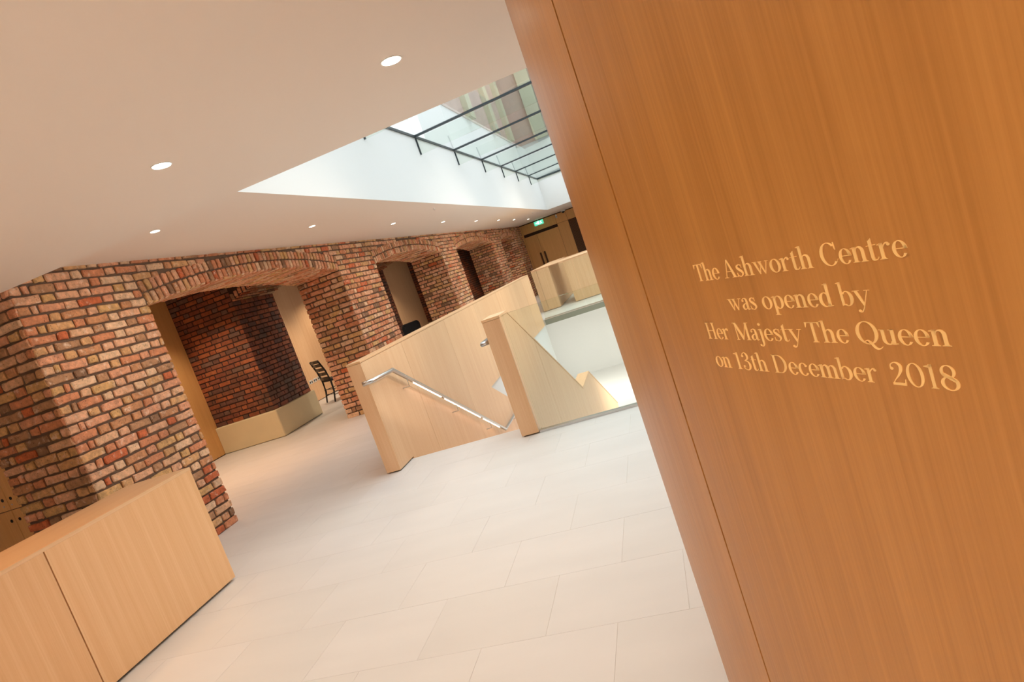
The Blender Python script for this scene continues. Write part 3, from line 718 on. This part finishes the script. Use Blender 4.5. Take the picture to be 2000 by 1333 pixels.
# left balustrade wall, X -2.93..-2.785
def slopeline(y): return -.135-(y-8.774)*.525
PJ = [5.30, 6.3, 7.8, 9.3, 10.8, 12.3, 13.2, 14.10]
lb = thing('balustrade_wall', 'long light oak panelled balustrade wall on the brick side of the stairwell', 'balustrade', (-2.857, 5.284, 0))
def ch_(name, bm, mat): return child_at(obj(name, bm, mat), lb)
ch_('core', boxb(-2.915, -2.803, 5.30, 14.08, .004, 1.06), 'dark_gap')
ch_('end_panel', boxb(-2.929, -2.786, 5.284, 5.300, .012, 1.078), 'oak')
ch_('cap', boxb(-2.932, -2.783, 5.281, 14.10, 1.080, 1.100, bev=.003), 'oak_y')
for a, b in zip(PJ, PJ[1:]):
    if a < 5.5: 
        bm = bmesh.new(); prism(bm, [(a+.001, .012), (5.63, .012), (5.63, ZL), (b-.002, ZL), (b-.002, 1.078), (a+.001, 1.078)], 0, -2.803, -2.785)
    elif a < 7: bm = boxb(-2.803, -2.785, a+.002, b-.002, ZL, 1.078)
    elif a < 9: bm = bmesh.new(); prism(bm, [(a+.002, ZL), (b-.002, ZL), (b-.002, slopeline(b)), (8.774, -.130), (b-.002, -.12), (b-.002, 1.078), (a+.002, 1.078)], 0, -2.803, -2.785)
    else: bm = boxb(-2.803, -2.785, a+.002, b-.002, -.12, 1.078)
    ch_('panel', bm, 'oak')
    ch_('panel', boxb(-2.930, -2.915, a+.002, b-.002, .012, 1.078), 'oak')
# stair dado below the balustrade wall, sloping top follows the flight
for a, b in ((9.3, 10.8), (10.8, 12.3), (12.3, 13.5)):
    bm = bmesh.new(); prism(bm, [(a+.002, ZL), (b-.002, ZL), (b-.002, max(ZL+.05, slopeline(b))), (a+.002, slopeline(a))], 0, -2.803, -2.785)
    ch_('panel', bm, 'oak')
# spine balustrade X -1.56..-1.40
sb = thing('spine_balustrade', 'light oak stair balustrade with sloping zigzag top and square front post', 'balustrade', (-1.48, 5.28, 0))
prof = [(5.30, 1.078), (5.585, 1.078), (8.165, -.392), (9.067, -.392), (11.13, -1.51), (11.13, ZL)]
def topz(y):
    for (y0, z0), (y1, z1) in zip(prof, prof[1:]):
        if y0 <= y <= y1 and y1 > y0: return z0+(z1-z0)*(y-y0)/(y1-y0)
    return -1.51
bm = bmesh.new(); prism(bm, [(5.30, -.6), (5.30, 1.05), (5.57, 1.05), (8.165, -.42), (9.06, -.42), (11.11, -1.54), (11.11, ZL), (8.2, ZL)], 0, -1.545, -1.415); child_at(obj('core', bm, 'dark_gap'), sb)
child_at(obj('post_panel', boxb(-1.562, -1.40, 5.278, 5.300, .012, 1.078), 'oak'), sb)
PS = [5.301, 5.41, 6.3, 7.8, 9.3, 11.13]
for xs in ((-1.415, -1.40), (-1.56, -1.545)):
    for a, b in zip(PS, PS[1:]):
        mids = [y for y, z in prof if a < y < b]
        zb0 = lambda y: (.012 if y < 5.59 else max(ZL, -.7-(y-5.6)*.95))
        top = [(b-.002, topz(b-.002))] + [(y, topz(y)) for y in reversed(mids)] + [(a+.002, topz(a+.002))]
        lo = [(a+.002, zb0(a+.002)), (b-.002, zb0(b-.002))]
        if a < 5.59 < b: lo = [(a+.002, .012), (5.36, .012), (5.37, -.6), (b-.002, zb0(b))] if a < 5.36 < b else [(a+.002, -.6), (b-.002, zb0(b))]
        bm = bmesh.new(); prism(bm, lo+top, 0, *xs); child_at(obj('panel', bm, 'oak'), sb)
capp = [(5.275, 1.080), (5.585, 1.080), (8.165, -.390), (9.07, -.390), (11.14, -1.508)]
for (y0, z0), (y1, z1) in zip(capp, capp[1:]):
    bm = bmesh.new(); prism(bm, [(y0, z0), (y1, z1), (y1, z1+.022), (y0, z0+.022)], 0, -1.564, -1.396); child_at(obj('cap', bm, 'oak_y'), sb)
# glass balustrade at the near edge
def glassrun(x0, x1, y, label, step=1.4, z1=1.095):
    g = thing('glass_balustrade', label, 'balustrade', ((x0+x1)/2, y, 0))
    x = x0
    while x < x1-.05:
        e = min(x+step, x1); child_at(obj('glass_pane', boxb(x+.004, e-.004, y-.009, y+.009, .02, z1), 'glass'), g); x = e
    child_at(obj('base_channel', boxb(x0, x1, y-.026, y+.026, .0, .02), 'steel'), g)
    return g
glassrun(-1.395, 1.45, 5.315, 'clear glass balustrade in a steel floor channel beside the oak post', 1.5)
glassrun(-2.76, 1.45, 14.27, 'far glass balustrade along the pale gallery edge across the stairwell', 1.0, 1.10)
g_ = thing('glass_balustrade', 'clear glass balustrade along the right side of the stairwell', 'balustrade', (1.47, 9.8, 0))
for k in range(6): child_at(obj('glass_pane', boxb(1.461, 1.479, 5.36+1.48*k, 5.36+1.48*k+1.472, .02, 1.095), 'glass'), g_)
child_at(obj('base_channel', boxb(1.445, 1.495, 5.36, 14.24, 0, .02), 'steel'), g_)
# handrails
def rail(name, label, pts, brk, x, sgn, led=True):
    r = thing(name, label, 'handrail', pts[0])
    bm = bmesh.new(); tube(bm, pts, .0215, 14); child_at(obj('tube', bm, 'steel', smooth=True), r)
    for y, z in brk:
        bm = bmesh.new(); tube(bm, [(x, y, z-.02), (x, y, z-.10), (x-sgn*.075, y, z-.10)], .0065, 6); child_at(obj('bracket', bm, 'steel'), r)
    if led:
        a, b = Vector(pts[-3]), Vector(pts[-2]); d = (b-a)
        segs = ((.13, .335), (.365, .70), (.73, .92))
        for s, e in segs:
            bm = bmesh.new(); p, q = a+d*s, a+d*e; prism(bm, [(p.y, p.z-.0205), (q.y, q.z-.0205), (q.y, q.z-.026), (p.y, p.z-.026)], 0, x-.007, x+.007)
            child_at(obj('light_strip', bm, 'led'), r)
    return r
xr = -2.71
rail('handrail', 'brushed steel handrail with glowing light strip on the left stair wall', [(-2.785, 5.10+.08, .897), (xr, 5.18+.06, .897), (xr, 5.706, .885), (xr, 8.50, -.725), (xr, 9.6, -.71)],
     [(5.95, .745), (7.0, .14), (7.95, -.41), (9.3, -.71)], xr, 1)
rail('handrail', 'short curved end of steel handrail beside the oak post', [(-1.568, 5.36, .90), (-1.635, 5.30, .90), (-1.635, 5.52, .90), (-1.635, 8.35, -.73), (-1.635, 9.2, -.73)], [(6.2, .50), (7.6, -.30)], -1.635, -1, False)

# ---- far gallery joinery box
fb = thing('gallery_enclosure', 'light oak boxed enclosure with broad cap on the far gallery', 'balustrade', (-2.8, 16.0, 0))
def fbp(name, *a, mat='oak'): return child_at(obj(name, boxb(*a), mat), fb)
fbp('end_panel', -3.06, -2.925, 16.0, 16.03, .012, 1.08)
fbp('panel', -2.92, -2.60, 16.0, 16.14, .012, 1.08); fbp('panel', -3.06, -2.60, 16.14, 19.3, .012, 1.08)
fbp('panel', -2.20, -1.0, 16.0, 16.14, .012, 1.08); fbp('panel', -.996, .4, 16.0, 16.14, .012, 1.08); fbp('panel', .404, 1.45, 16.0, 16.14, .012, 1.08)
fbp('back_panel', -2.60, 1.45, 19.3, 19.45, .012, 1.08)
fbp('cap', -3.065, -2.58, 15.99, 19.46, 1.082, 1.10, mat='oak_y'); fbp('cap', -2.58, 1.46, 15.99, 17.9, 1.082, 1.10, mat='oak_x')

# ================================================================== FURNITURE AND FITTINGS
# reception desk
dk = thing('reception_desk', 'low light oak reception desk in front of the brick pier', 'desk', (-3.77, 1.6, 0))
DZ = .883
def dkp(name, *a, mat='oak', bev=None): return child_at(obj(name, boxb(*a, bev=bev), mat), dk)
dkp('carcass', -4.03, -3.505, -.6, 3.68, .03, DZ-.03, mat='dark_gap')
dkp('plinth', -4.00, -3.52, -.58, 3.66, 0, .03, mat='black')
for a, b in ((-.6, .55), (.556, 2.553), (2.561, 3.70)): dkp('front_panel', -3.505, -3.482, a, b, .018, DZ-.0205, mat='oak_desk')
dkp('top', -4.047, -3.482, -.6, 3.703, DZ-.02, DZ, mat='oak_y')
dkp('end_panel', -4.047, -3.506, 3.682, 3.703, .018, DZ-.0205)
# lockers at far left
lk = thing('locker_unit', 'golden oak lockers with round finger holes beyond the brick pier', 'locker', (-5.9, 4.0, 0))
def lkp(name, bm, mat='oak_deep'): return child_at(obj(name, bm, mat), lk)
YL = 3.90
lkp('carcass', boxb(-6.8, XB-.002, YL+.02, YL+.45, 0, 2.45), 'dark_gap')
M_['hole'] = plain('finger_hole', lin((26, 12, 4)), .9)
for xi in range(4):
    x1 = -5.285 if xi == 0 else -5.435-.35*(xi-1); x0 = -5.435-.35*xi
    for z0, z1, zh in ((.02, .932, .847), (.938, 2.43, 1.03)):
        d = lkp('door', boxb(x0+.002, x1-.002, YL, YL+.018, z0, z1))
        xx = x0+.045 if xi % 2 == 0 else x1-.045
        bm = bmesh.new(); disc(bm, (0, 0), .014, -.001, .001, 16); bmesh.ops.rotate(bm, verts=bm.verts, cent=(0, 0, 0), matrix=Matrix.Rotation(math.pi/2, 3, 'X')); bmesh.ops.translate(bm, verts=bm.verts, vec=(xx, YL-.0005, zh))
        h = obj('finger_hole', bm, 'hole'); h.parent = d; h.matrix_parent_inverse = d.matrix_parent_inverse.copy()
        h.matrix_parent_inverse = Matrix.Translation(-Vector(lk.location)).inverted() @ Matrix.Translation(-Vector(lk.location)) if True else h.matrix_parent_inverse
        if z0 > .5:
            bm = bmesh.new(); disc(bm, (0, 0), .007, -.002, .001, 12); bmesh.ops.rotate(bm, verts=bm.verts, cent=(0, 0, 0), matrix=Matrix.Rotation(math.pi/2, 3, 'X')); bmesh.ops.translate(bm, verts=bm.verts, vec=(xx-.012, YL-.0005, zh-.052))
            h = obj('lock', bm, 'steel'); h.parent = d
        
# ladder-back chair in the aisle
def chair(name, label, loc, rz, slats):
    t = thing(name, label, 'chair', loc, rz)
    def p(n, bm, m='black', sm=False):
        o = obj(n, bm, m, smooth=sm); o.parent = t; return o
    for sx in (-1, 1):
        bm = bmesh.new(); tube(bm, [(sx*.20, -.26, 0), (sx*.20, -.20, .22), (sx*.205, -.19, .45), (sx*.205, -.225, .66), (sx*.20, -.30, .90)], [.016, .019, .021, .020, .018], 8); p('leg', bm, sm=True)
        bm = bmesh.new(); tube(bm, [(sx*.21, .22, 0), (sx*.205, .19, .44)], [.012, .016], 8); p('leg', bm, sm=True)
        for z in (.14, .25):
            bm = bmesh.new(); tube(bm, [(sx*.203, -.22, z), (sx*.207, .205, z+.01)], .008, 6); p('stretcher', bm)
    for z, y in ((.16, -.225), (.26, -.197)):
        bm = bmesh.new(); tube(bm, [(-.2, y, z), (.2, y, z)], .008, 6); p('stretcher', bm)
    bm = boxb(-.225, .225, -.20, .225, .42, .475, bev=.015); p('seat', bm, 'pad')
    if slats:
        for z in (.50, .60, .70, .80, .88):
            y = -.205-.1*max(0, (z-.6))/.3*.95
            bm = bmesh.new(); prism(bm, [(-.2, y-.008), (0, y-.03), (.2, y-.008), (.2, y+.004), (0, y-.018), (-.2, y+.004)], 2, z-.033, z+.033); p('slat', bm)
    else:
        bm = bmesh.new(); prism(bm, [(-.235, .50), (.235, .50), (.255, .9), (.2, .965), (-.2, .965), (-.255, .9)], 1, -.30, -.245); bmesh.ops.bevel(bm, geom=bm.edges[:], offset=.012, segments=2, affect='EDGES'); p('backrest', bm, 'pad')
    return t
chair('ladder_back_chair', 'black ladder-back chair beside the second brick pier', (-6.88, 11.80, 0), math.radians(-36), True)
chair('padded_chair', 'black padded chair whose back shows above the oak balustrade', (-6.05, 14.2, -.03), math.radians(55), False)
# sockets
for k, y in enumerate((12.38, 12.56, 12.74)):
    s = thing('socket', ('white wall socket nearest the brick inner pier', 'middle white wall socket behind the ladder-back chair', 'white wall socket furthest along the oak panel')[k], 'socket', (XW, y, .455), 0, 'sockets on the aisle panel')
    bm = boxb(XW, XW+.008, y-.072, y+.072, .415, .495, bev=.003); child_at(obj('plate', bm, 'white'), s)
    for yy in (y-.036, y+.036): child_at(obj('outlet', boxb(XW+.008, XW+.0085, yy-.02, yy+.02, .43, .475), 'black'), s)
# downlights
def downlight(x, y, z, label, e, rr=.042, group=None, lamp=True, blend=.5, size=2.2, r_emit=None):
    t = thing('downlight', label, 'downlight', (x, y, z), 0, group)
    bm = bmesh.new(); disc(bm, (x, y), rr+.007, z-.003, z, 24); child_at(obj('trim_ring', bm, 'white'), t)
    bm = bmesh.new(); disc(bm, (x, y), rr, z-.005, z-.003, 24); child_at(obj('lens', bm, 'lamp'), t)
    if lamp:
        l = add_light('downlight_lamp', 'SPOT', (x, y, z-.012), e, (1, .82, .64), spot_size=size, spot_blend=blend, shadow_soft_size=.04); child_at(l, t)
ZS = 1
for x, lab in ((-2.101, 'round ceiling downlight nearest the brick pier on the near ceiling'), (-.822, 'round ceiling downlight nearest the curved oak wall')): downlight(x, 2.811, ZN, lab, 40, size=1.8)
for j, y in enumerate((4.49, 7.0, 9.53, 12.1, 14.67, 17.05, 19.2, 21.7)):
    lab = ['first small downlight of the row along the brick arcade', 'second small downlight along the brick arcade', 'third small downlight along the brick arcade', 'fourth small downlight along the brick arcade', 'fifth small downlight along the brick arcade',
           'sixth small downlight along the brick arcade', 'seventh small downlight along the brick arcade', 'last small downlight, nearest the green exit sign'][j]
    downlight(-3.64, y, ZC, lab, 32, .034, 'downlights along the arcade', size=2.9, blend=.8)
# lamps of the same kind outside the frame (entrance side and aisle)
for x in (-2.1, -.82, .46):
    for y in (1.3, -.3, -2.0):
        add_light('entrance_lamp', 'SPOT', (x, y, ZN-.012), 20, WARM, spot_size=2.4, spot_blend=.6, shadow_soft_size=.05)
for x, y in ((-7.0, 6.4), (-7.0, 8.2), (-6.95, 11.6), (-6.95, 13.3), (-6.9, 17.4), (-5.9, 21.8)):
    add_light('aisle_lamp', 'SPOT', (x, y, 2.76), 98, (1, .80, .58), spot_size=2.0, spot_blend=.7, shadow_soft_size=.05)
for y in (6.3, 7.8): add_light('arch_floor_fill', 'SPOT', (-5.75, y, 2.74), 70, (1, .45, .16), spot_size=1.5, spot_blend=.9, shadow_soft_size=.05)  # no fixture here: spots added to warm the floor under the first arch
for x, y in ((-3.95, 2.3), (-3.95, .6), (-5.6, 1.6)): add_light('desk_lamp', 'SPOT', (x, y, ZN-.012), 44, (1, .52, .2), spot_size=1.5, spot_blend=.8, shadow_soft_size=.05)
# unseen spotlights added at the right-hand ceiling strip to brighten the brick piers
for y, ty_ in ((6.6, 4.5), (11.6, 9.7), (16.6, 14.7)):
    l_ = add_light('pier_fill_spot', 'SPOT', (1.85, y, 2.58), 340, (1, .84, .68), spot_size=.9, spot_blend=.9, shadow_soft_size=.25)
    l_.rotation_euler = (Vector((XL, ty_, 1.35))-l_.location).to_track_quat('-Z', 'Y').to_euler()
# upward area lamps added behind the camera to brighten the ceiling
for x, y in ((-2.0, -1.9), (-.3, -1.8)):
    add_light('ceiling_fill', 'AREA', (x, y, 1.9), 85, WARM, shape='DISK', size=.5, rot=(math.pi, 0, 0))
# lower floor lamps
for x, y in ((-.2, 17.5), (-.2, 11), (-3.4, 17.5)):
    add_light('lower_lamp', 'AREA', (x, y, -.16), 74, (1, .94, .88), shape='DISK', size=.8)
# exit sign
es = thing('exit_sign', 'small green illuminated running man exit sign below the ceiling', 'exit sign', (-3.67, 23.9, 2.52))
YX = 23.9
child_at(obj('housing', boxb(-3.86, -3.50, YX, YX+.03, 2.44, 2.60), 'green'), es)
child_at(obj('hanger', boxb(-3.69, -3.67, YX+.01, YX+.02, 2.60, ZC), 'white'), es)
bm = bmesh.new()
def yq(pts):
    A = [bm.verts.new((x, YX-.002, z)) for x, z in pts]; bm.faces.new(A)
yq([(-3.74, 2.47), (-3.66, 2.47), (-3.66, 2.58), (-3.74, 2.58)])                                   # doorway
yq([(-3.83, 2.53), (-3.78, 2.53), (-3.78, 2.57), (-3.755, 2.52), (-3.78, 2.475), (-3.78, 2.51), (-3.83, 2.51)])  # arrow
yq([(-3.60, 2.565), (-3.575, 2.58), (-3.555, 2.565), (-3.57, 2.55)]); yq([(-3.62, 2.55), (-3.58, 2.55), (-3.575, 2.51), (-3.60, 2.50)]); yq([(-3.60, 2.51), (-3.58, 2.505), (-3.62, 2.465), (-3.635, 2.47)]); yq([(-3.60, 2.51), (-3.575, 2.51), (-3.55, 2.465), (-3.565, 2.465)]); yq([(-3.64, 2.52), (-3.62, 2.55), (-3.6, 2.55), (-3.63, 2.515)])
child_at(obj('pictogram', bm, 'signwhite'), es)
# dome camera and wall sensor
dc = thing('dome_camera', 'small dark dome camera under the ceiling above the grille', 'security camera', (-2.71, 24.15, ZC))
bm = bmesh.new(); disc(bm, (-2.71, 24.12), .085, ZC-.035, ZC, 20); child_at(obj('base', bm, 'white'), dc)
bm = bmesh.new(); bmesh.ops.create_uvsphere(bm, u_segments=16, v_segments=10, radius=.06); bmesh.ops.translate(bm, verts=bm.verts, vec=(-2.71, 24.12, ZC-.04)); child_at(obj('dome', bm, 'black', smooth=True), dc)
sn = thing('motion_sensor', 'white motion sensor on the oak panel right of the exit sign', 'sensor', (-3.035, 24.28, 2.55))
child_at(obj('body', boxb(-3.065, -3.005, 24.25, 24.30, 2.48, 2.61, bev=.012), 'white'), sn); child_at(obj('lens', boxb(-3.05, -3.02, 24.245, 24.25, 2.50, 2.54), 'frame'), sn)
for x, y, lab in ((-2.95, 9.6, 'tiny ceiling sprinkler near the edge of the light well'), (-3.0, 19.0, 'tiny ceiling sprinkler close to the far oak wall')):
    s = thing('sprinkler', lab, 'sprinkler', (x, y, ZC))
    bm = bmesh.new(); disc(bm, (x, y), .02, ZC-.004, ZC, 14); child_at(obj('rose', bm, 'white'), s)
    bm = bmesh.new(); disc(bm, (x, y), .007, ZC-.025, ZC-.004, 8); disc(bm, (x, y), .012, ZC-.028, ZC-.025, 10); child_at(obj('head', bm, 'steel'), s)
